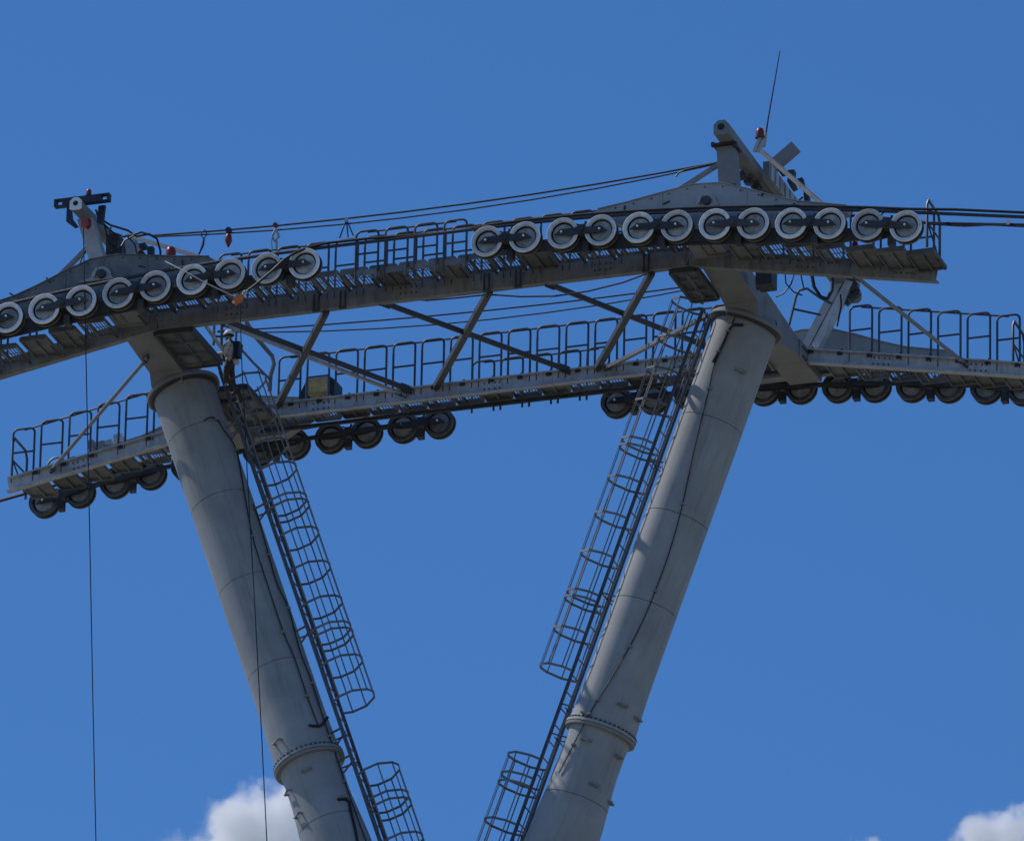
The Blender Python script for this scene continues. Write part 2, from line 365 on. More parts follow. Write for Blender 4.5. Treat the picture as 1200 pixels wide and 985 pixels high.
for ys in (-1, 1):
    for side in (-1, 1):
        Y = ys*3.248; pts = train_pts(side)
        lab = {(-1, -1): 'near left train of rope wheels with light rims, partly cut by the left edge',
               (-1, 1): 'near right train of twelve rope wheels with light rims',
               (1, -1): 'far left train of dark wheels under the walkway behind the left leg',
               (1, 1): 'far right train of dark wheels under the walkway behind the right leg'}[(ys, side)]
        c = (side*4.907, Y, -.2)
        tr = thing('sheave_train', lab, 'sheave train', c, 'trains of rope wheels on the pylon')
        for x, z in pts:
            wh = link('sheave', WM[0], (x, Y, z), tr)
            wh.rotation_euler = (0, random.uniform(0, 6.28), random.uniform(-.015, .015))
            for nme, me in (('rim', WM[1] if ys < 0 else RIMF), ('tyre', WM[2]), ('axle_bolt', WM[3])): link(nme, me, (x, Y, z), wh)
        for i in range(0, 12, 2):
            (xa, za), (xb, zb) = pts[i], pts[i+1]
            link('rocker_arm', RM, ((xa+xb)/2, Y, (za+zb)/2), tr, rot=(0, -math.atan2(zb-za, xb-xa), 0))
        # balance beams behind the wheels
        yi = Y-ys*.115; 
        def plate(pp, y0, th, nme):
            MB().prism([(a, y0, b) for a, b in pp], (0, -ys*th, 0)).build(nme, DARK, tr)
        for i in (0, 4, 8):
            (xa, za), (xb, zb) = pts[i], pts[i+1]; (xc, zc), (xd, zd) = pts[i+2], pts[i+3]
            p = ((xa+xb)/2, (za+zb)/2); q = ((xc+xd)/2, (zc+zd)/2)
            d = V((q[0]-p[0], q[1]-p[1])).normalized(); n = V((-d.y, d.x)); 
            if n.y < 0: n = -n
            P0, P1 = V(p), V(q)
            pp = [P0-d*.14+n*.07, P0-d*.14-n*.08, P0+d*.25-n*(.19 if ys < 0 else .04), P1-d*.25-n*(.19 if ys < 0 else .04), P1+d*.14-n*.08, P1+d*.14+n*.07, P1-d*.25+n*.01, P0+d*.25+n*.01]
            plate(pp, yi, .03, 'balance_beam')
        lo = [(x, z) for x, z in pts]
        top = [(x, z+.02) for x, z in lo[1:11]]; bd = .24 if ys < 0 else .05
        bot = [(x, z-bd) for x, z in lo[1:11]][::-1]
        bot[0] = (bot[0][0], bot[0][1]+bd*.45); bot[-1] = (bot[-1][0], bot[-1][1]+bd*.45)
        plate(top+bot, Y-ys*.155, .03, 'main_beam')
        # rope catchers and bracket stubs
        for i in range(0, 12, 2):
            (xa, za), (xb, zb) = pts[i], pts[i+1]; xm, zm = (xa+xb)/2, (za+zb)/2
            m = MB(); m.box((xm+.03, Y-ys*.12, zm-.2), (.10, .14, .16)); m.build('bracket', ARMR, tr)
            m = MB(); m.tube([(xm-.12, Y, zm+.17), (xm-.05, Y, zm+.14), (xm, Y-.02, zm+.06)], .012, 6)
            m.build('rope_catcher', ARMR, tr)

        if ys > 0 and side < 0:
            for k, (px, py, a, b, c_) in enumerate(((98, 541, .30, .2, .16), (119, 528, .16, .2, .26), (126, 520, .2, .12, .08), (87, 545, .12, .2, .22), (140, 518, .12, .2, .22), (108, 522, .1, .16, .14))):
                m = MB(); m.box(at(px, py, 2.95), (a, b, c_), Matrix.Rotation(-.15, 3, 'Y')); m.build('catcher_bracket', STAY if k % 2 else GALV, tr)
            for px, py in ((66, 549), ):
                m = MB(); c_ = at(px, py, 2.95); m.tube([c_+V((math.cos(t)*.17, 0, math.sin(t)*.2)) for t in np.linspace(-.6, 3.3, 14)], .02, 6); m.build('guide_ring', STAY, tr)

# support beams (the big plates carrying the trains)
SUP_T = [(3.15, .42), (3.21, .46), (3.7, .52), (4.25, .61), (4.74, .685), (5.2, .655), (5.64, .50), (6.1, .31), (6.47, .18), (7.25, .01)]
SUP_B = [(7.25, -.10), (6.6, -.14), (6.0, -.26), (5.6, -.34), (4.4, -.34), (4.0, -.10), (3.6, .16), (3.15, .32)]
for ys in (-1, 1):
    for side in (-1, 1):
        SB_ = [(x, max(z, -.20 if ys < 0 else -.08)) for x, z in SUP_B]
        lab = {(-1, -1): 'mottled dark grey arched plate above the near left wheels', (-1, 1): 'smooth grey arched plate with a lifting lug above the near right wheels',
               (1, -1): 'dark arched beam behind the far left railing', (1, 1): 'grey tapering arched beam behind the far right railing'}[(ys, side)]
        sb = thing('support_beam', lab, 'support beam', (side*4.9, ys*2.95, 0), 'arched beams carrying the wheel trains')
        y0 = ys*2.80 if ys > 0 else -2.81
        poly = [(side*x, ys*3.00, z) for x, z in SUP_T+SB_]
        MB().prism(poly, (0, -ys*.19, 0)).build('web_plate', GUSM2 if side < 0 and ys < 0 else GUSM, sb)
        m = MB()
        for (xa, za), (xb, zb) in zip(SUP_T[1:], SUP_T[2:]):
            m.bar((side*xa, ys*2.905, za+.006), (side*xb, ys*2.905, zb+.006), .24, .014)
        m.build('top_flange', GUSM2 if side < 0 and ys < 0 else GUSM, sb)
        yf = ys*3.012
        for k in range(13):
            x = 3.5+k*.29; zt_ = np.interp(x, [p[0] for p in SUP_T], [p[1] for p in SUP_T])-.05
            if zt_ < .02: continue
            MB().cyl((side*x, ys*3.0, zt_), (side*x, ys*3.018, zt_), .012, 6).build('bolt', DARK, sb)
        for x, za, zb in ((4.25, -.05, .58), (5.62, -.2, .47)):
            MB().box((side*x, ys*3.006, (za+zb)/2), (.025, .018, zb-za)).build('rib', GUSM2 if side < 0 and ys < 0 else GUSM, sb)
        m = MB()
        c0 = V((side*5.0 if side > 0 else -4.98, yf, .33))
        arc = [c0+V((math.cos(t)*.17-.02, 0, math.sin(t)*.17)) for t in np.linspace(0, math.pi, 10)]
        m.prism([c0+V((-.42, 0, -.06)), c0+V((.2, 0, -.06))]+arc, (0, ys*.03, 0)); 
        m.build('lifting_lug', GUSM, sb)
        m = MB(); m.lathe(c0+V((0, ys*.032, .03)), (0, ys, 0), [(0, .075), (.05, .07)], 16); m.build('lug_pin', DARK, sb)
        m = MB(); m.box(c0+V((-.10, ys*.05, .06)), (.03, .08, .16), Matrix.Rotation(.3, 3, 'Y')); m.build('lug_clip', GREYL, sb)
        for dx, dz, an in ((.95, .16, .6), (-1.30, .18, .1), (-.62, .2, 1.2), (1.55, -.02, .9)):
            m = MB(); m.box((side*4.95+dx*side, yf, .33+dz-.1), (.025, .02, .11), Matrix.Rotation(an*side, 3, 'Y')); m.build('plate_slot', DARK, sb)

# ------------------------------------------------------------------ walkways
PIT = 0.486
def btop(x, t0): return t0 if abs(x) < 4.4 else t0-.19*(abs(x)-4.4)
def tread_mesh(ys, full):
    m = MB(); L = .43; W = .70 if full else .62; y0 = 0
    # local frame: y = 0 outer edge, inward is -ys
    i = -ys
    m.box((-L/2, i*W/2, 0), (.02, W, .06)); m.box((L/2, i*W/2, 0), (.02, W, .06))
    m.box((0, i*.012, .0), (L-.02, .024, .09)); m.box((0, i*(W-.012), 0), (L-.02, .024, .06))
    if full:
        m.box((0, i*W/2, .012), (L-.02, W-.05, .006)); m.box((0, i*W/2, -.01), (.03, W-.05, .04))
    else:
        xs = [-.198, -.152, -.085, .0, .05, .10, .15, .198]; ws = [.018, .014, .07, .014, .014, .014, .014, .022]
        for x, wd in zip(xs, ws): m.box((x, i*W/2, .012), (wd, W-.05, .012))
        m.box((0, i*W*.5, .006), (L-.02, .014, .008))
        m.box((-.085, i*W/2, -.012), (.03, W-.05, .03))
    return m.mesh('tread', GRAT, (0, 0, 0))[0]
clampm = MB(); clampm.box((0, 0, 0), (.085, .05, .06)); clampm.cyl((0, -.05, 0), (0, -.02, 0), .022, 6); clampm.box((.03, 0, .045), (.03, .06, .04))
CLM = clampm.mesh('clamp', DARK, (0, 0, 0))[0]
BEAMY = 2.05
for ys in (-1, 1):
    t0 = .05 if ys < 0 else .115; hb = .285 if ys < 0 else .25; yb = ys*BEAMY
    lab = {-1: 'near walkway of grey grating steps seen from below the wheels', 1: 'far walkway of grating steps with a light grey edge beam, behind the legs'}[ys]
    wk = thing('walkway', lab, 'walkway', (0, yb, t0), 'stepped service walkways')
    bm_ = GALV if ys > 0 else BEAM
    for xa, xb in ((-8.45, -4.4), (-4.4, 4.4), (4.4, 8.42 if ys < 0 else 9.3)):
        za, zb = btop(xa, t0), btop(xb, t0); m = MB()
        if xa == -4.4: xa, xb = xa+.003, xb-.003
        mid = lambda o: ((xa, yb, za-o), (xb, yb, zb-o))
        p, q = mid(hb/2); m.bar(p, q, .03, hb)
        for o in (.010, hb-.010):
            p, q = mid(o); p = (p[0], p[1]-ys*.045, p[2]); q = (q[0], q[1]-ys*.045, q[2])
            if ys < 0: p = (p[0], yb+.06, p[2]); q = (q[0], yb+.06, q[2])
            m.bar(p, q, .09, .02)
        m.build('edge_beam', bm_, wk)
    TF, TG = tread_mesh(ys, True), tread_mesh(ys, False)
    n = int(8.5/PIT); k = -n
    rng = random.Random(3+ys)
    while k <= (n if ys < 0 else n+2):
        x = (k+.2)*PIT if ys < 0 else (k+.35)*PIT
        z = btop(x, t0)-.02-(.08 if x > 0 or ys > 0 else .15)*min(1, max(0, (abs(x)-4.2)/1.0))
        full = abs(x) > 7.3 or (5.3 < abs(x) < 5.9) or any(abs(x-q) < .25 for q in (-.26, .74, 2.16, -6.4)) or (ys > 0 and rng.random() < .2)
        link('tread', TF if full else TG, (x, ys*2.775, z), wk, rot=(rng.uniform(-.006, .006), rng.uniform(-.012, .012), 0))
        # support bracket from beam to tread
        
        if ys < 0: m = MB(); m.box((x+.20, ys*2.28, z-.03), (.03, .36, .03)); m.build('tread_bracket', DARK, wk)
        if ys > 0: link('clamp', CLM, (x+.1, yb-.025, btop(x+.1, t0)-.03), wk)
        k += 1
    if ys > 0: MB().bar((-4.38, 2.74, t0-.13), (4.38, 2.74, t0-.13), .05, .05).build('stringer', DARK, wk)
    if ys < 0:
        for i in range(4):
            xx = -.65+i*PIT; m = MB(); m.box((xx, -2.80, -.04), (.40, .012, .10)); m.box((xx+.17, -2.79, -.1), (.08, .05, .08)); m.build('toe_board', GRAT, wk)
        for xx in (-1.72, 1.10, 1.62, 3.72, -1.28):
            m = MB(); m.box((xx-.04, -2.11, -.11), (.018, .03, .33)); m.box((xx+.04, -2.11, -.11), (.018, .03, .33)); m.box((xx, -2.11, -.275), (.12, .05, .02))
            m.build('hanger_bracket', DARK, wk)

    for xx in (-7.2, -3.1, -.2, 3.0, 6.3, 7.9):
        zt = btop(xx, t0); ang = 0 if abs(xx) < 4.4 else (math.atan(.19) if xx > 0 else -math.atan(.19)); ro = Matrix.Rotation(ang, 3, 'Y')
        yf = yb-.02 if ys < 0 else yb-.02
        MB().box((xx, yf, zt-hb/2), (.34, .012, hb*.62), ro).build('splice_plate', bm_, wk)
        for a in (-.13, -.05, .05, .13):
            for b in (-.05, .05):
                p = V((xx, yf, zt-hb/2))+ro @ V((a, 0, b)); MB().cyl(p, p+V((0, -.022, 0)), .014, 6).build('bolt', DARK, wk)
# guard rails
def hoop_mesh(h, wd=.37, midr=True, r=.019):
    m = MB(); c = .085; pts = [(-wd/2, 0, -.12), (-wd/2, 0, h-c)]
    for t in np.linspace(0, math.pi/2, 5)[1:]: pts.append((-wd/2+c-c*math.cos(t), 0, h-c+c*math.sin(t)))
    pts2 = [(-x, y, z) for x, y, z in reversed(pts)]
    m.tube(pts+pts2, r, 8)
    if midr: m.tube([(-wd/2, 0, h*.5), (wd/2, 0, h*.5)], r*.85, 6)
    return m.mesh('hoop', RAIL, (0, 0, 0))[0]
def rail_run(name_label, xs, y, t0, h, grp, gap=None, gate=True):
    th = thing('guard_rail', name_label, 'guard rail', (xs[0], y, btop(xs[0], t0)), grp)
    me = hoop_mesh(h)
    for x in xs: link('hoop', me, (x, y, btop(x, t0)), th, rot=(0, math.atan(.19)*(1 if x > 4.4 else -1 if x < -4.4 else 0)*0.0, 0))
    pts = [(x, y+.022, btop(x, t0)+h-.012) for x in xs]
    MB().tube(pts, .015, 6).build('handrail', RAIL, th)
    return th
G1 = 'hooped guard rails along the walkways'
rail_run('low hooped railing along the inside of the near walkway between the legs', [-3.2+PIT*k for k in range(14)], -BEAMY, .05, .87, G1)
rail_run('tall hooped railing of four hoops in the gap between the near wheel trains', [-.65+PIT*k for k in range(4)], -2.80, -.10, .77, G1)
rail_run('hooped railing along the near walkway end at the right, behind the wheels', [5.75+PIT*k for k in range(6)], -BEAMY, .05, .87, G1)
rail_run('hooped railing along the near walkway end at the left edge', [-8.2+PIT*k for k in range(6)], -BEAMY, .05, .87, G1)
rail_run('hooped railing along the far walkway between the two legs', [-3.66+PIT*k*1.003 for k in range(16)], BEAMY, .115, .82, G1)
rail_run('hooped railing on the far walkway to the right of the right leg', [5.95+PIT*k for k in range(6)], BEAMY, .115, .82, G1)
rail_run('hooped railing on the far walkway to the left of the left leg', [-8.22+PIT*k for k in range(7)], BEAMY, .115, .82, G1)
rail_run('short hooped railing on the outer far edge between the far wheel trains', [-.62+PIT*k for k in range(5)], 2.80, .03, .77, G1)
def end_guard(lab, x, y0, y1, z, h, sgn):
    th = thing('end_guard', lab, 'end guard', (x, y0, z), 'end guards closing the walkways')
    c = .14
    MB().tube([(x, y0, z-.02), (x, y0, z+h*.86), (x, y0+(y1-y0)*.12, z+h), (x, y1-(y1-y0)*.12, z+h*.98), (x, y1, z+h*.84), (x, y1, z-.02)], .022, 8).build('frame', RAIL, th)
    MB().tube([(x, y0, z+h*.5), (x, y1, z+h*.5)], .017, 6).build('midrail', RAIL, th)
    m = MB(); m.tube([(x, y0, z+h*.52), (x, y1, z+.03)], .014, 6); m.build('diagonal', RAIL, th)
    return th
end_guard('dark curved guard frame at the right end of the near walkway', 8.47, -2.78, -2.09, -.72, .80, 1)
end_guard('dark guard frame with diagonals at the left end of the far walkway', -8.43, 2.1, 2.75, -.70, .82, -1)
end_guard('dark guard frame at the right end of the far walkway by the picture edge', 8.44, 2.1, 2.75, -.70, .82, 1)

# ------------------------------------------------------------------ braces between the two walkways
GB = 'slanting braces between the walkways'
def brace(lab, p, q, w_, h_, m_, round_=False, lug=False):
    th = thing('brace', lab, 'brace', p, GB)
    mb_ = MB()
    if round_: mb_.tube([p, q], w_/2, 12)
    else: mb_.bar(p, q, w_, h_)
    mb_.build('strut', m_, th)
    p, q = V(p), V(q); d = (q-p).normalized()
    for e, s in ((p, 1), (q, -1)):
        k = MB(); k.bar(e-d*s*.02, e+d*s*.22, .02, h_*1.5); k.cyl(e+d*s*.10+V((0, -.03, -h_*.4)), e+d*s*.10+V((0, .03, -h_*.4)), .03, 8); k.build('end_plate', BRAC, th)
    return th
brace('dark square brace rising from the yellow crate to the near walkway', (-1.59, -2.0, -.24), (-3.82, 2.0, .10), .10, .10, BRAC)
brace('dark square brace crossing the middle between the walkways', (1.12, -2.0, -.22), (-1.14, 2.0, .08), .10, .10, BRAC)
brace('dark square brace nearest the right ladder cage', (3.78, -2.0, -.24), (1.58, 2.0, .08), .10, .10, BRAC)
brace('long dark tube brace running down from the left leg to the far walkway', (-3.52, -1.98, -.07), (-1.57, 2.0, .07), .09, .09, BRAC, True)
brace('long dark tube brace in the middle sloping down to the far walkway', (-.71, -1.98, -.18), (1.10, 2.0, .09), .09, .09, BRAC, True)
brace('long dark tube brace ending behind the top of the right ladder cage', (2.03, -1.98, -.2), (3.36, 2.0, .25), .09, .09, BRAC, True)
brace('light grey channel brace just below the dark tube brace at left', (-3.60, -1.45, .05), (-1.66, 2.0, -.01), .05, .05, GALV)
brace('thin light grey brace rising from the far walkway to the right ladder top', (4.01, .1, -.12), (1.71, 2.02, .06), .06, .06, STAY)
brace('grey twin rod stay from the left crossarm to the far left railing', (-4.87, -1.2, -.30), (-7.72, 2.02, -.60), .062, .062, STAY, True)
brace('long light grey stay at right from the near walkway to the far railing', (7.06, -2.0, -.70), (7.70, 2.02, -.60), .066, .066, STAY, True)

tag(MB().box(at(898, 327, -1.2), (.26, .3, .30)).build('control_box', DARK), 'dark control box under the near walkway just right of the right crossarm', 'control box')

# ------------------------------------------------------------------ side platforms beside the crossarms
def side_platform(side, lab, y0, y1, x0, x1, z):
    th = thing('side_platform', lab, 'platform', ((x0+x1)/2, (y0+y1)/2, z), 'grated platforms beside the crossarms')
    m = MB()
    for x in (x0, x1): m.box((x, (y0+y1)/2, z), (.05, y1-y0, .10))
    for y in (y0, y1): m.box(((x0+x1)/2, y, z), (abs(x1-x0)-.05, .05, .10))
    m.build('frame', BRAC, th)
    nx, ny = 2, 3
    for i in range(nx):
        for j in range(ny):
            a = x0+(x1-x0)*(i+.5)/nx; b = y0+(y1-y0)*(j+.5)/ny; wx = abs(x1-x0)/nx-.04; wy = (y1-y0)/ny-.04
            m = MB(); m.box((a, b, z+.035), (wx-.012, wy-.012, .008))
            for e in (-1, 1): m.box((a+e*wx/2, b, z+.0), (.012, wy, .06)); m.box((a, b+e*wy/2, z), (wx, .012, .06))
            m.build('panel', GRAT, th)
    return th
side_platform(1, 'panelled platform under the near side of the right crossarm', -2.0, -.85, 4.08, 4.50, -.27)
side_platform(-1, 'panelled platform under the near side of the left crossarm', -2.0, -.62, -4.46, -3.84, -.27)
side_platform(-1, 'panelled platform behind the left ladder, on the far side of the crossarm', .55, 2.0, -4.46, -3.84, -.2)
side_platform(1, 'panelled platform behind the right ladder, on the far side of the crossarm', .55, 2.0, 3.95, 4.50, -.2)

# ------------------------------------------------------------------ caged ladders
LB = .72; HD = 1.35
def ladder(side, hoops_s, runs, lab):
    T, A, B = legframe(side)
    th = thing('caged_ladder', lab, 'caged ladder', legpt(side, 13, LB), 'caged ladders on the legs')
    Pp = lambda s, b, y: legpt(side, s, b, y)
    s0, s1 = -.05, 12.8
    for y in (-.2, .2): MB().bar(Pp(s0, LB, y), Pp(s1, LB, y), .05, .03, up=(0, 1, 0)).build('stile', RAIL, th)
    # fall-arrest rail down the middle and cable tray beside
    MB().bar(Pp(s0, LB-.06, 0), Pp(s1, LB-.06, 0), .03, .03, up=(0, 1, 0)).build('safety_rail', CAGE, th)
    MB().tube([Pp(s0+k*.8, LB-.09-.02*math.sin(k*1.7), .26) for k in range(17)], .022, 6).build('cable', CABL, th)
    me = None; s = .1
    while s < s1:
        m = MB(); m.tube([V((0, -.2, 0)), V((0, .2, 0))], .012, 6)
        if me is None: me = m.mesh('rung', CAGE, (0, 0, 0))[0]
        link('rung', me, Pp(s, LB, 0), th); s += .28
    # cage hoops: half octagons
    hm = None; Ws = .33
    prof = [(LB, -.24), (LB+.14, -.335), (LB+.38, -.335), (HD-.05, -.17), (HD, 0), (HD-.05, .17), (LB+.38, .335), (LB+.14, .335), (LB, .24)]
    def hoop_pts(s): return [Pp(s, b, y) for b, y in prof]
    for s in hoops_s:
        m = MB(); pp = hoop_pts(s)
        for a, b in zip(pp, pp[1:]): m.bar(a, b, .036, .012, up=A.cross(b-a))
        if hm is None: hm, o0 = m.mesh('hoop', CAGE, Pp(s, LB, 0)); 
        link('hoop', hm, Pp(s, LB, 0), th)
    for a, b in runs:
        for bb, yy in ((LB+.14, -.335), (LB+.38, -.335), (HD-.05, -.17), (HD, 0), (HD-.05, .17), (LB+.38, .335), (LB+.14, .335)):
            n = V((0, yy, 0))+B*(bb-1.0)
            MB().bar(Pp(a, bb, yy)-n.normalized()*.008, Pp(b, bb, yy)-n.normalized()*.008, .020, .010, up=n).build('cage_bar', CAGE, th)
    # stand-off brackets to the leg
    for s in (1.0, 2.55, 4.85, 6.75, 7.25, 8.9, 10.6):
        m = MB(); r = leg_r(s)
        for y in (-.16, .16): m.bar(Pp(s, r-.05, y*.8), Pp(s, LB, y), .05, .012, up=(0, 0, 1)); 
        m.bar(Pp(s+.18, r-.04, 0), Pp(s, LB, 0), .03, .02); m.build('stand_off', CAGE, th)
    return th
ladder(-1, [.35, 1.0, 1.6, 2.05, 2.63, 2.75, 3.28, 3.92, 4.57, 5.05, 5.17, 5.67, 6.32, 7.67, 8.17, 8.31, 8.94, 9.6, 10.3, 11], [(.3, 2.69), (2.69, 5.11), (5.11, 6.34), (7.65, 8.23), (8.23, 11)], 'left caged ladder with a worker at its top, along the left leg')
ladder(1, [-.11, .55, 1.1, 1.65, 2.31, 2.43, 2.98, 3.6, 4.27, 4.93, 5.04, 5.57, 6.21, 7.72, 8.05, 8.19, 8.83, 9.5, 10.2, 11], [(-.13, 2.37), (2.37, 4.98), (4.98, 6.23), (7.70, 8.12), (8.12, 11)], 'right caged ladder climbing the inner side of the right leg')

# ------------------------------------------------------------------ ropes
def rope(name, lab, cat, pts, r, m_, group=None, n=8):
    return tag(MB().tube(pts, r, n).build(name, m_), lab, cat, group)
for ys in (-1, 1):
    L_ = train_pts(-1); R__ = train_pts(1); Y = ys*3.248; pts = []
    sl_ = .172
    x0, z0 = L_[0]
    for k in (60, 25, 8, 2): pts.append((x0-k, Y, z0+.262-sl_*k+.0004*k*k))
    pts += [(x, Y, z+.262) for x, z in L_]; pts += [(x, Y, z+.262) for x, z in R__]
    x0, z0 = R__[-1]
    for k in (2, 8, 25, 60): pts.append((x0+k, Y, z0+.262-sl_*k+.0004*k*k))
    rope('haul_rope', {-1: 'thick dark haul rope running over the near wheel trains', 1: 'thick dark haul rope running over the far wheel trains'}[ys], 'rope', pts, .028, ROPE, 'haul ropes')
# pilot rope above the near haul rope, from the orange grab
pp = [at(283, 346, -3.46), at(300, 333, -3.46), at(318, 318, -3.46), at(333, 304, -3.44), at(346, 296, -3.36), at(362, 289.5, -3.30), at(385, 284.5, -3.25), at(430, 279.5, -3.25), at(480, 276, -3.25), at(530, 271.5, -3.25), at(575, 263.5, -3.25)]
pp += [V((x, -3.25, z+.315)) for x, z in TRN[1:]]+[at(1120, 245.5, -3.25), at(1200, 249, -3.25), at(1500, 262, -3.25)]
rope('pilot_rope', 'second black rope from the orange grab over the near wheels to the right', 'rope', pp, .022, CABL)
rope('cable', 'black signal cable leaving to the right just below the haul rope', 'cable', [V((5.6, -2.70, -.05)), at(985, 251.5, -2.7), at(1040, 256, -2.7), at(1088, 261.5, -2.7), at(1140, 262.5, -2.7), at(1200, 263.5, -2.7), at(1500, 275, -2.7)], .026, CABL)
rope('cable', 'thin twisted cable sagging beside the signal cable at right', 'cable', [at(1088, 262.5, -2.72), at(1130, 265, -2.72), at(1160, 263.5, -2.72), at(1200, 265.5, -2.72), at(1500, 279, -2.72)], .014, CABL)
m = MB(); c = at(1182, 261, -2.70); m.box(c, (.05, .07, .09)); tag(m.build('cable_clip', WHIT), 'small white clip on the signal cable at far right', 'clip')
def sag(p, q, d, n=10): return [p.lerp(q, t)+V((0, 0, -d*4*t*(1-t))) for t in np.linspace(0, 1, n)]
rope('cable', 'upper strand of the twin cable strung over the near walkway', 'cable', sag(at(178, 276, -1.0), at(848, 189, -1.0), .16), .016, CABL, 'twin overhead cables')
rope('cable', 'lower strand of the twin cable strung over the near walkway', 'cable', sag(at(178, 277.5, -1.04), at(848, 190.5, -1.04), .24), .013, CABL, 'twin overhead cables')
rope('cable', 'upper strand of the twin cable strung across above the far walkway', 'cable', sag(at(255, 388, 1.2), at(838, 331, 1.2), .10), .014, CABL, 'twin overhead cables')
rope('cable', 'lower strand of the twin cable strung across above the far walkway', 'cable', sag(at(255, 389, 1.24), at(838, 333, 1.24), .24), .012, CABL, 'twin overhead cables')
rope('cable', 'slack thin cable drooping under the near walkway beam', 'cable', [at(470, 349.5, -1.9), at(500, 352, -1.9), at(535, 349, -1.9), at(572, 345, -1.9), at(610, 347.5, -1.9), at(650, 347, -1.9), at(690, 341, -1.9), at(730, 331, -1.9), at(765, 318, -1.9)], .014, CABL)
rope('hanging_rope', 'thin dark rope hanging straight down left of the left leg', 'rope', [at(97.5, 262, -3.3), at(101, 430, -3.3), at(105, 620, -3.3), at(109, 830, -3.3), at(114, 1060, -3.3)], .009, CABL)
rope('hanging_rope', 'thin rope hanging from the orange grab in front of the left leg', 'rope', [at(281, 354, -3.44), at(283.5, 430, -3.44), at(290, 560, -3.44), at(298, 700, -3.44), at(305.5, 840, -3.44), at(313, 990, -3.44), at(316, 1060, -3.44)], .009, CABL)
rope('tether', 'thin pale cord slanting from the near left beam to the orange grab', 'cord', [at(193, 306, -3.2), at(215, 317, -3.46), at(240, 331, -3.47), at(276, 348, -3.47)], .010, GREYL)

# orange rope grab
th = thing('rope_grab', 'small orange rope grab clamped in front of the near left wheels', 'rope grab', at(280, 351, -3.47))
a, b = at(273.5, 357, -3.47), at(285, 346, -3.47); d = (b-a).normalized(); n = V((0, -1, 0)).cross(d).normalized()
MB().prism([a+n*.035, a+d*.02-n*.055, a+d*.13-n*.07, b-n*.03, b+n*.03, a+d*.1+n*.055], (0, -.05, 0)).build('body', ORAN, th)
MB().tube([b+V((0, -.03, 0)), b+d*.05+n*.03+V((0, -.03, 0)), b+d*.10+V((0, -.03, 0)), b+d*.05-n*.03+V((0, -.03, 0))], .012, 6, closed=True).build('ring', BOLT, th)
m = MB(); m.cyl(a+d*.03+V((0, -.06, 0)), a+d*.03+V((0, -.04, 0)), .02, 8); m.build('rivet', WHIT, th)

# things hanging on the upper twin cable
th = thing('cable_hanger', 'thin wire ring and strap hanging on the twin cable at far left', 'hanger', at(237, 272, -1.05))
c = at(239, 274, -1.05); MB().tube([c+V((math.cos(t)*.045, 0, math.sin(t)*.07)) for t in np.linspace(0, 6.28, 13)[:-1]], .008, 6, closed=True).build('ring', CABL, th)
MB().tube([at(239, 279, -1.05), at(238, 287, -1.05), at(235, 294, -1.05), at(231, 302, -1.05)], [.016, .02, .014, .010], 6).build('strap', CABL, th)
th = thing('pulley_hook', 'dark red hook block hanging on the twin cable', 'pulley hook', at(268, 270, -1.05))
c = at(268, 270, -1.05); MB().lathe(c, (0, 1, 0), [(-.03, .05), (.03, .05)], 14).build('pulley', NAVY, th)
MB().lathe(at(268, 273, -1.05), (0, 0, -1), [(0, .02), (.05, .05), (.14, .06), (.2, .035), (.25, .01)], 12).build('hook_body', REDM, th)
th = thing('pulley_hook', 'pale clevis on a dark red hook hanging over the near left wheels', 'pulley hook', at(323, 266, -1.05))
c = at(323, 264, -1.05); MB().lathe(c, (0, 1, 0), [(-.03, .04), (.03, .04)], 12).build('pulley', REDM, th)
m = MB(); m.tube([at(323, 268, -1.05), at(319, 277, -1.05), at(322, 283, -1.05), at(327, 277, -1.05), at(323, 268, -1.05)], .022, 6); m.build('clevis', GREYL, th)
m = MB(); m.tube([at(319, 275, -1.07), at(318, 284, -1.07), at(319, 294, -1.07)], .012, 6); m.bar(at(324, 282, -1.05), at(324.5, 297, -1.05), .035, .03); m.build('strap', GREYL, th)
th = thing('cable_hanger', 'three-legged wire hanger on the twin cable left of the tall hoops', 'hanger', at(406, 258, -1.05))
m = MB()
for e in ((398, 279), (408, 278), (414, 276)): m.tube([at(406, 257, -1.05), at(e[0], e[1], -1.05)], .011, 6)
m.build('legs', CABL, th); m = MB(); m.box(at(406, 258, -1.06), (.05, .04, .07)); m.build('clamp', GREYL, th)

# ------------------------------------------------------------------ lifting frames
GL = 'lifting frames on top of the tower'
def hexbeam(p, q, w_, h_):
    """box beam running in depth from p (near, chamfered end with a hole) to q"""
    m = MB(); c = w_*.28; p, q = V(p), V(q)
    pr_ = [(-w_/2, -h_/2+c*.4), (-w_/2+c*.6, -h_/2), (w_/2-c*.6, -h_/2), (w_/2, -h_/2+c*.4), (w_/2, h_/2-c), (w_/2-c, h_/2), (-w_/2+c, h_/2), (-w_/2, h_/2-c)]
    m.prism([p+V((x, 0, z)) for x, z in pr_], q-p); return m
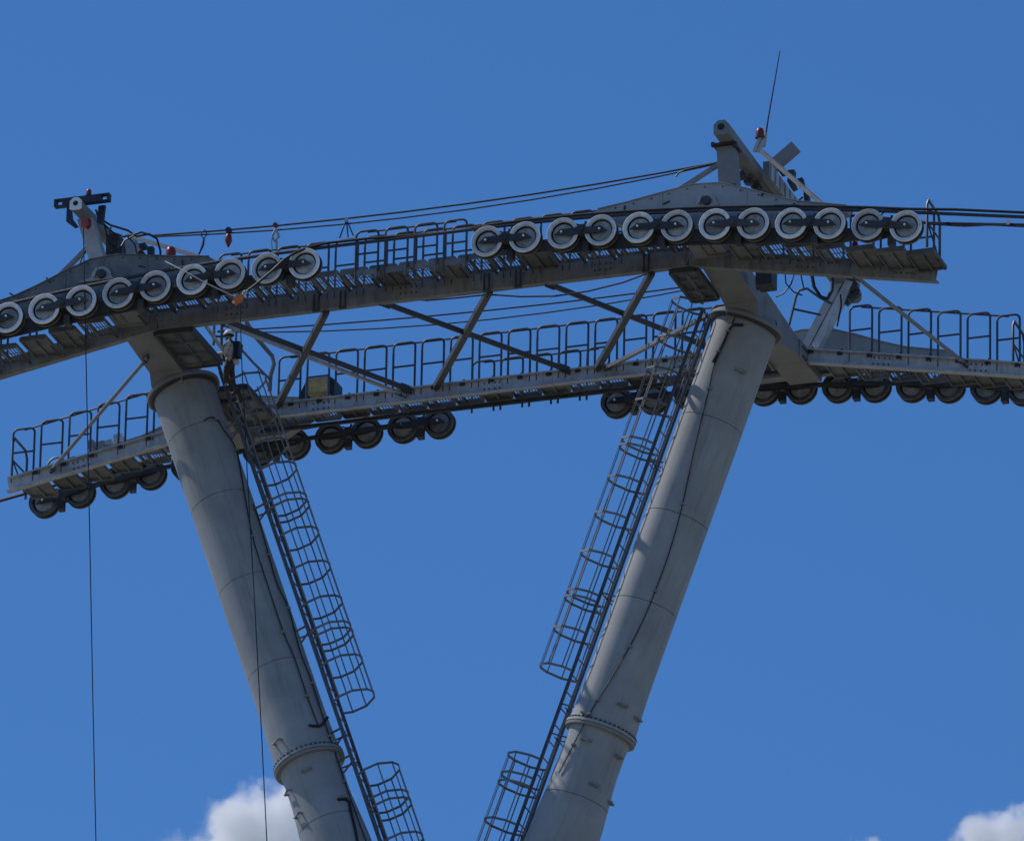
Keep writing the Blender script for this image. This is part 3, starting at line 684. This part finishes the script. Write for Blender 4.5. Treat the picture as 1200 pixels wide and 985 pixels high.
# near right
lf = thing('lifting_frame', 'near right lifting frame: grey post with a holed beam and antenna', 'lifting frame', (5.3, -2.9, .65), GL)
hexbeam((5.31, -3.34, 1.44), (5.31, -.25, 1.44), .245, .25).build('beam', ARMM, lf)
m = MB(); m.lathe((5.31, -3.343, 1.45), (0, -1, 0), [(0, .055), (.004, .055)], 20); m.build('end_hole', CABL, lf)
m = MB(); m.prism([(5.17, -3.0, .62), (5.17, -2.68, .62), (5.12, -2.72, 1.32), (5.12, -2.98, 1.32)], (.27, 0, 0)); m.build('post', ARMM, lf)
m = MB(); m.box((5.26, -2.88, 1.30), (.36, .40, .03)); m.box((5.09, -3.05, 1.30), (.05, .06, .07)); m.box((5.44, -3.02, 1.27), (.06, .05, .09)); m.build('saddle_plate', ARMR, lf)
m = MB(); m.box((5.56, -.95, 1.36), (.10, 1.7, .30)); m.build('side_channel', ARMM, lf)
for k in range(6):
    m = MB(); m.box((5.615, -1.65+k*.26, 1.36), (.02, .16, .24)); m.build('cover_plate', GALV, lf)
for c, d in [((5.22+.05*(k % 3), -2.0+k*.24, 1.22), (.12, .14, .10)) for k in range(8)]+[((5.70, -.9, 1.62), (.10, .12, .2)), ((5.82, -.8, 1.55), (.1, .1, .12)), ((5.78, -1.1, 1.38), (.08, .2, .12)), ((5.86, -.6, 1.4), (.08, .1, .2)), ((5.66, -1.3, 1.55), (.07, .3, .05)), ((5.72, -.4, 1.3), (.12, .1, .1))]:
    m = MB(); m.box(c, d, Matrix.Rotation(random.uniform(-.4, .4), 3, 'Y')); m.build('fitting', DARK, lf)
p, q = at(905, 196, -1.0), at(933, 172, -1.0); m = MB(); m.bar(p, q, .20, .10, up=(.2, 1, .3)); m.build('tail_box', ARMM, lf)
p, q = at(893, 178, -1.9), at(969, 244, -2.7); m = MB(); m.bar(p, q, .07, .06); m.build('stay', STAY, lf)
p, q = at(845, 191, -2.85), at(775, 236, -2.95); m = MB(); m.bar(p, q, .07, .06); m.bar(q+V((0, 0, -.10)), q+V((0, 0, .03)), .04, .04); m.build('stay', STAY, lf)
MB().tube([at(792, 207, -2.8), at(795, 203, -2.8), at(803, 199, -2.8), at(812, 197, -2.8), at(838, 191, -2.8)], .014, 6).build('cable', CABL, lf)
m = MB(); m.bar(at(884, 178, -1.7), at(893, 157, -1.7), .05, .05); m.bar(at(888, 178, -1.68), at(897, 163, -1.68), .07, .04); m.build('lamp_bracket', GREYL, lf)
# near left
lf = thing('lifting_frame', 'near left lifting frame with crossbar, red sheave and leaning post', 'lifting frame', (-5.1, -2.9, .65), GL)
hexbeam((-5.33, -3.40, 1.47), (-5.25, -.9, 1.47), .19, .20).build('beam', ARMM, lf)
hexbeam((-5.33, -3.405, 1.47), (-5.33, -3.385, 1.47), .20, .21).build('end_cap', CAPW, lf)
m = MB(); m.lathe((-5.33, -3.407, 1.475), (0, -1, 0), [(0, .042), (.004, .042)], 20); m.build('end_hole', CABL, lf)
m = MB(); m.prism([(-5.22, -3.0, .62), (-5.22, -2.76, .62), (-5.46, -2.80, 1.40), (-5.46, -2.98, 1.40)], (.25, 0, 0)); m.build('post', GREYL, lf)
m = MB(); m.box((-5.31, -3.16, 1.62), (.52, .10, .13))
for s in (-1, 1):
    xx = -5.31+s*.36
    m.box((xx, -3.16, 1.675), (.21, .10, .02)); m.box((xx, -3.16, 1.565), (.21, .10, .02)); m.box((xx+s*.085, -3.16, 1.62), (.04, .10, .09)); m.box((xx-s*.07, -3.16, 1.62), (.07, .10, .09))
m.build('crossbar', NAVY, lf)
m = MB(); m.prism([(-5.10, -3.0, 1.58), (-5.12, -3.0, 1.30), (-5.02, -3.0, 1.24), (-4.99, -3.0, 1.58)], (0, .06, 0)); m.build('hanger_plate', NAVY, lf)
m = MB(); m.prism([(-5.56, -3.2, 1.58), (-5.56, -3.2, 1.28), (-5.42, -3.2, 1.16), (-5.36, -3.2, 1.18), (-5.46, -3.2, 1.32), (-5.50, -3.2, 1.58)], (0, .06, 0)); m.build('hanger_plate', NAVY, lf)
c = at(101, 262, -3.3); m = MB(); m.lathe(c, (.5, 1, .2), [(-.04, .085), (-.015, .07), (.015, .07), (.04, .085)], 20); m.build('rope_sheave', REDM, lf)
p, q = at(110, 283, -2.9), at(62, 331, -2.92); m = MB(); m.bar(p, q, .07, .06); m.build('stay', STAY, lf)
p, q = at(150, 276, -1.5), at(274, 313, -2.5); m = MB(); m.bar(p, q, .07, .06); m.build('stay', STAY, lf)
MB().tube([at(105, 284, -2.95), at(97, 300, -2.95), at(91, 316, -2.95)], .012, 6).build('cable', CABL, lf)
m = MB(); m.prism([at(149, 303, -1.6), at(145, 281, -1.6), at(157, 278, -1.6), at(163, 288, -1.6), at(156, 303, -1.6)], (0, .25, 0)); m.build('junction_box', GREYL, lf)
m = MB(); m.prism([at(154, 303, -2.2), at(165, 292, -2.2), at(177, 303, -2.2)], (0, .25, 0)); m.box(at(168, 289, -2.1), (.10, .12, .08)); m.box(at(177, 294, -2.1), (.09, .1, .12)); m.box(at(135, 290, -2.3), (.2, .3, .34)); m.build('winch_base', DARK, lf)
loops = [[(112, 246), (120, 258), (130, 264), (150, 270), (160, 277), (175, 274), (184, 280), (188, 294), (188, 303)],
         [(113, 250), (121, 262), (133, 273), (145, 277), (157, 275), (166, 272), (178, 276)], [(122, 262), (128, 285), (140, 296), (150, 303)],
         [(136, 276), (143, 290), (139, 300)], [(157, 276), (146, 282), (140, 292), (130, 297)], [(130, 266), (128, 272), (136, 280), (147, 276)], [(150, 278), (158, 286), (160, 296)]]
for k, pth in enumerate(loops): MB().tube([at(a, b, -2.6-.05*k) for a, b in pth], .014 if k > 1 else .018, 6).build('cable', CABL, lf)
# far right
lf = thing('lifting_frame', 'far right lifting frame: leaning light grey post behind the right leg', 'lifting frame', (4.95, 2.3, .02), GL)
hexbeam((5.42, 3.35, 1.43), (5.42, .9, 1.43), .26, .26).build('beam', ARMM, lf)
p, q = at(949, 412, 2.4), at(993, 328, 2.6)
sd = (q-p).normalized(); ex = V((1, 0, 0))
for o, nme in ((-.10, 0), (.08, 1)): m = MB(); m.bar(p+ex*o, q+ex*o, .13, .15, up=(0, 1, 0)); m.build('post', GREYL if nme == 0 else GALV, lf)
m = MB(); m.box(p+V((0, 0, -.05)), (.42, .3, .06)); m.build('base_plate', ARMM, lf)
for a, b, s in ((997, 330, .14), (1001, 338, .12), (990, 341, .10), (998, 349, .09), (985, 331, .13), (1004, 345, .08), (993, 355, .07)): m = MB(); m.box(at(a, b, 2.6), (s, s*1.2, s*1.1), Matrix.Rotation(.6+s*3, 3, 'Y')); m.build('fitting', DARK, lf)
p = at(1000, 340, 2.7); m = MB(); m.box(p, (.10, .1, .26), Matrix.Rotation(.5, 3, 'Y')); m.box(p+V((.08, 0, -.1)), (.09, .1, .12)); m.build('junction_box', ARMM, lf)
for pth, r in (([(951, 320), (954, 336), (962, 348), (970, 350), (975, 340), (976, 326)], .030), ([(985, 345), (986, 358), (983, 372), (981, 382)], .016), ([(920, 320), (921, 332), (930, 342), (940, 346)], .012), ([(938, 320), (942, 338)], .012), ([(931, 320), (927, 333), (918, 344), (909, 348)], .012)):
    MB().tube([at(a, b, 1.6) for a, b in pth], r, 6).build('cable', CABL, lf)
# handrail frame on the right crossarm
th = thing('guard_rail', 'single slanting hoop rail standing beside the right crossarm end', 'guard rail', at(924, 384, 1.9), G1)
MB().tube([at(924, 384, 1.9), at(933, 347, 1.9), at(937, 340, 1.9), at(946, 338, 1.9), at(960, 348, 1.9), at(975, 356, 1.9)], .022, 8).build('frame', RAIL, th)
MB().tube([at(930, 362, 1.9), at(962, 369, 1.9)], .018, 6).build('midrail', RAIL, th)
# far left
lf = thing('lifting_frame', 'dark rear lifting frame parts behind the left leg', 'lifting frame', (-4.95, 2.3, .02), GL)
hexbeam((-5.42, 3.35, .75), (-5.42, 1.9, .75), .26, .26).build('beam', ARMM, lf)
MB().bar((-5.2, 2.6, .1), (-5.42, 2.6, .65), .2, .2, up=(0, 1, 0)).build('post', ARMM, lf)

# ------------------------------------------------------------------ lamps and antenna
def lamp(lab, p, r):
    th = thing('warning_lamp', lab, 'warning lamp', p, 'red warning lamps')
    p = V(p); MB().lathe(p, (0, 0, 1), [(0, r*1.05), (r*.5, r*1.05), (r*.5, r*.8)], 16).build('base', DARK, th)
    MB().lathe(p+V((0, 0, r*.5)), (0, 0, 1), [(0, r*.9), (r*.9, r*.95), (r*1.6, r*.75), (r*1.95, r*.3)], 16).build('lens', REDM, th)
lamp('red warning lamp beside the antenna on the right frame', at(890.5, 162, -1.7), .072)
lamp('round red warning lamp standing on the near left plate', at(200, 303, -2.82), .085)
lamp('tiny red lamp on top of the left crossbar', at(104, 229, -3.15), .045)
lamp('dark red lamp hidden among the steps under the near right wheels', at(1002, 291, -2.5), .05)
th = thing('antenna', 'thin tall whip antenna rising from the right lifting frame', 'antenna', at(896, 168, -1.6))
MB().tube([at(896, 168, -1.6), at(900, 140, -1.6), at(907, 100, -1.6), at(914, 60, -1.6)], [.016, .013, .011, .008], 6).build('whip', CABL, th)
MB().tube([at(895, 172, -1.6), at(897.5, 156, -1.6)], .03, 8).build('mount', GREYL, th)

# ------------------------------------------------------------------ rails at the head of the left ladder
th = thing('access_rail', 'bent grey pipes guarding the head of the left ladder beside the worker', 'access rail', at(300, 420, .6))
MB().tube([at(288, 376, .3), at(299, 394, .5), at(312, 409, .7), at(319, 417, .8), at(321, 427, .8), at(317, 440, .8), at(316, 458, .8)], .035, 8).build('bent_pipe', CAGE, th)
MB().tube([at(277, 388, -.1), at(276, 405, -.1), at(276, 425, -.1)], .022, 8).build('post', CAGE, th)
MB().tube([at(251, 377, -.6), at(250.5, 400, -.6), at(250, 404, -.6)], .025, 8).build('post', CAGE, th)
MB().tube([at(260, 376, -.5), at(259.5, 405, -.5)], .025, 8).build('post', RAIL, th)
MB().tube([at(250, 394, -.6), at(262, 394.5, -.5)], .018, 6).build('midrail', RAIL, th)
MB().tube([at(240, 380, -1.0), at(262, 411, -.4)], .03, 8).build('sloping_rail', GALV, th)
MB().tube([at(278, 404, -.1), at(297, 425, .3), at(316, 444, .8)], .02, 6).build('sloping_rail', CAGE, th)

# ------------------------------------------------------------------ loose gear
th = thing('crate', 'yellowish plywood crate standing on the far walkway behind the hoops', 'crate', at(378, 466, 2.45))
c = at(377, 457, 2.45); rz = Matrix.Rotation(-.02, 3, 'Z')
m = MB(); m.box(c, (.36, .40, .25)); m.build('box', PLY, th)
m = MB()
for s in (-1, 1): m.box(c+V((s*.185, -.2, -.03)), (.035, .03, .36)); m.box(c+V((0, -.205, s*.118)), (.335, .02, .022))
m.build('batten', GREYL, th)
m = MB(); m.prism([c+V((.205, -.19, -.16)), c+V((.205, -.19, .14)), c+V((.29, -.12, .08)), c+V((.29, -.12, -.16))], (0, .3, 0)); m.prism([c+V((-.205, -.19, -.16)), c+V((-.205, -.19, .10)), c+V((-.33, -.19, -.16))], (0, .3, 0)); m.build('side_flap', NAVY, th)
# ------------------------------------------------------------------ worker at the head of the left ladder
SKIN = mat('skin', (0.42, 0.24, 0.16), 0.6, var=0.1, scale=20)
BOOT = mat('boot_leather', (0.03, 0.025, 0.02), 0.6, var=0.2, scale=20)
PS = 0.73
HIP = at(269.5, 426.0, -.35)
def person():
    J = {}; E_ = []
    def j(n, x, y, z, r, par=None):
        J[n] = ((x, y, z), r)
        if par: E_.append((par, n))
    j('pelvis', 0, 0, 0, .125); j('waist', .01, 0, .14, .115, 'pelvis'); j('chest', .02, 0, .33, .135, 'waist'); j('collar', .0, 0, .46, .085, 'chest')
    j('neck', -.03, 0, .53, .052, 'collar'); j('jaw', -.055, 0, .59, .066, 'neck'); j('skull', -.05, 0, .68, .082, 'jaw'); j('nose', -.135, 0, .635, .014, 'jaw')
    for s_, t in ((-1, 'n'), (1, 'f')):
        j('shoulder'+t, .01, s_*.17, .42, .066, 'collar'); j('elbow'+t, -.05, s_*.23, .16, .046, 'shoulder'+t); j('wrist'+t, -.27, s_*.17, .20+.1*(s_ > 0), .030, 'elbow'+t)
        j('palm'+t, -.335, s_*.155, .215+.1*(s_ > 0), .030, 'wrist'+t)
        px_, py_, pz_ = J['palm'+t][0]
        for k in range(4):
            f = [.075, .085, .08, .062][k]
            j('k%d%s' % (k, t), px_-.05, py_+s_*(.012), pz_+.03-.02*k, .009, 'palm'+t)
            j('m%d%s' % (k, t), px_-.05-f*.45, py_-s_*.014, pz_+.028-.02*k, .008, 'k%d%s' % (k, t))
            j('t%d%s' % (k, t), px_-.04-f*.2, py_-s_*.04, pz_+.026-.02*k, .007, 'm%d%s' % (k, t))
        j('th%s' % t, px_-.02, py_-s_*.035, pz_+.035, .010, 'palm'+t); j('tt%s' % t, px_-.055, py_-s_*.045, pz_+.03, .008, 'th%s' % t)
        up_ = s_ < 0
        j('hip'+t, -.01, s_*.095, -.06, .088, 'pelvis'); j('knee'+t, -.06 if up_ else .05, s_*.11, -.40 if up_ else -.46, .062, 'hip'+t)
        j('calf'+t, .13 if up_ else .16, s_*.11, -.55 if up_ else -.62, .056, 'knee'+t)
        j('ankle'+t, .24 if up_ else .28, s_*.11, -.74 if up_ else -.86, .040, 'calf'+t); j('toe'+t, .08 if up_ else .12, s_*.115, -.79 if up_ else -.91, .036, 'ankle'+t)
    nm = list(J); me = bpy.data.meshes.new('person_frame')
    me.from_pydata([J[n][0] for n in nm], [(nm.index(a), nm.index(b)) for a, b in E_], [])
    o = bpy.data.objects.new('person_frame', me); col.objects.link(o)
    o.modifiers.new('Skin', 'SKIN'); sv = me.skin_vertices[0].data
    for k, n in enumerate(nm):
        r = J[n][1]; sv[k].radius = (r, r)
        sv[k].use_root = (n == 'pelvis')
    for n, w_ in (('pelvis', 1.3), ('waist', 1.28), ('chest', 1.3), ('collar', 1.2)):
        k = nm.index(n); r = J[n][1]; sv[k].radius = (r*w_, r*.9)
    sd = o.modifiers.new('Sub', 'SUBSURF'); sd.levels = 1; sd.render_levels = 1
    dg = bpy.context.evaluated_depsgraph_get(); dg.update()
    bm_ = bpy.data.meshes.new_from_object(o.evaluated_get(dg)); bm_.name = 'person'
    bpy.data.objects.remove(o)
    bm_.materials.clear()
    for m_ in (CANV, BROW, SKIN, BOOT): bm_.materials.append(m_)
    for p in bm_.polygons:
        c = p.center; p.use_smooth = True
        if c.z > .535: k = 2
        elif c.x < -.285 and c.z > 0: k = 2
        elif c.z < -.72 and (c.z < -.83 or c.y < 0): k = 3
        elif c.z < .02 and not c.x < -.2 or c.z < -.05: k = 1
        else: k = 0
        p.material_index = k
    for v in bm_.vertices: v.co = v.co*PS
    return bm_
pe = link('person', person(), HIP)
tag(pe, 'worker in white helmet and beige jacket at the head of the left ladder', 'person')
q = lambda x, y, z: HIP+V((x, y, z))*PS
m = MB(); m.lathe(q(-.045, 0, .685), (-.12, 0, 1), [(-.015*PS, .118*PS), (0, .120*PS), (.03*PS, .116*PS), (.075*PS, .095*PS), (.105*PS, .06*PS), (.118*PS, .01)], 20); m.build('helmet', WHIT, pe)
m = MB(); m.prism([q(-.15, -.07, .68), q(-.215, -.04, .672), q(-.215, .04, .672), q(-.15, .07, .68)], (0, 0, .012)); m.build('helmet_peak', WHIT, pe)
m = MB(); m.lathe(q(-.045, 0, .668), (-.12, 0, 1), [(0, .112*PS), (.012*PS, .121*PS)], 20); m.build('helmet_strap', BROW, pe)
for s_ in (-1, 1):
    m = MB(); m.lathe(q(-.118, s_*.032, .655), (-1, 0, 0), [(-.008, .001), (0, .009), (.006, .001)], 8); m.build('eye', BOOT, pe)
    m = MB(); m.tube([q(.11, s_*.10, .05), q(.15, s_*.10, .25), q(.13, s_*.10, .44), q(.02, s_*.11, .51), q(-.12, s_*.10, .40), q(-.135, s_*.09, .2), q(-.10, s_*.09, .03)], .02, 6); m.build('harness_strap', CABL, pe)
m = MB(); m.box(q(.18, 0, .30), (.075, .18, .24), Matrix.Rotation(.1, 3, 'Y')); m.build('back_pack', CABL, pe)
m = MB(); m.tube([q(.16, -.14, .0), q(.20, -.15, -.05), q(.25, -.15, -.08)], [.03, .055, .03], 8); m.build('pouch', CANV, pe)

# ------------------------------------------------------------------ clouds
def cloud(lab, px, py, dist, rx, ry, rz_, seed):
    d = V(Fv+Rv*(px-600)/CF-Uv*(py-492.5)/CF).normalized(); c = V(Cp)+d*dist
    import bmesh
    bm = bmesh.new(); bmesh.ops.create_icosphere(bm, subdivisions=4, radius=1.0)
    for v in bm.verts: v.co = V((v.co.x*rx, v.co.y*ry, v.co.z*rz_))
    me = bpy.data.meshes.new('cloud'); bm.to_mesh(me); bm.free()
    o = link('cloud', me, c); tag(o, lab, 'cloud', 'white clouds at the lower edge')
    m = bpy.data.materials.new('cloud_vapour'); m.use_nodes = True; t = m.node_tree; t.nodes.clear()
    ou = t.nodes.new('ShaderNodeOutputMaterial'); pv = t.nodes.new('ShaderNodeVolumePrincipled')
    pv.inputs['Color'].default_value = (1, 1, 1, 1); pv.inputs['Anisotropy'].default_value = 0.1
    tc = t.nodes.new('ShaderNodeTexCoord'); le = t.nodes.new('ShaderNodeVectorMath'); le.operation = 'MULTIPLY'; le.inputs[1].default_value = (1/rx, 1/ry, 1/rz_)
    t.links.new(tc.outputs['Object'], le.inputs[0])
    ln = t.nodes.new('ShaderNodeVectorMath'); ln.operation = 'LENGTH'; t.links.new(le.outputs[0], ln.inputs[0])
    n = t.nodes.new('ShaderNodeTexNoise'); n.noise_dimensions = '4D'; n.inputs['W'].default_value = seed; n.inputs['Scale'].default_value = 2.5/rx; n.inputs['Detail'].default_value = 6; n.inputs['Roughness'].default_value = .64
    t.links.new(tc.outputs['Object'], n.inputs['Vector'])
    a = t.nodes.new('ShaderNodeMath'); a.operation = 'MULTIPLY_ADD'; a.inputs[1].default_value = 1.7; t.links.new(n.outputs['Fac'], a.inputs[0])
    s = t.nodes.new('ShaderNodeMath'); s.operation = 'MULTIPLY'; s.inputs[1].default_value = -1.0; t.links.new(ln.outputs['Value'], s.inputs[0]); t.links.new(s.outputs[0], a.inputs[2])
    mr = t.nodes.new('ShaderNodeMapRange'); mr.interpolation_type = 'SMOOTHSTEP'; mr.inputs[1].default_value = .30; mr.inputs[2].default_value = .52; mr.inputs[3].default_value = 0; mr.inputs[4].default_value = 0.36
    t.links.new(a.outputs[0], mr.inputs[0]); t.links.new(mr.outputs[0], pv.inputs['Density']); t.links.new(pv.outputs[0], ou.inputs['Volume'])
    me.materials.append(m)
cloud('white cumulus cloud rising behind the foot of the left leg', 312, 1020, 2600, 46, 36, 30, 2.7)
cloud('white cloud at the bottom right corner', 1166, 1012, 2600, 34, 28, 17, 4.1)
cloud('faint wisp of cloud low at the bottom edge right of the right leg', 1010, 1003, 2600, 13, 13, 5.5, 6.2)
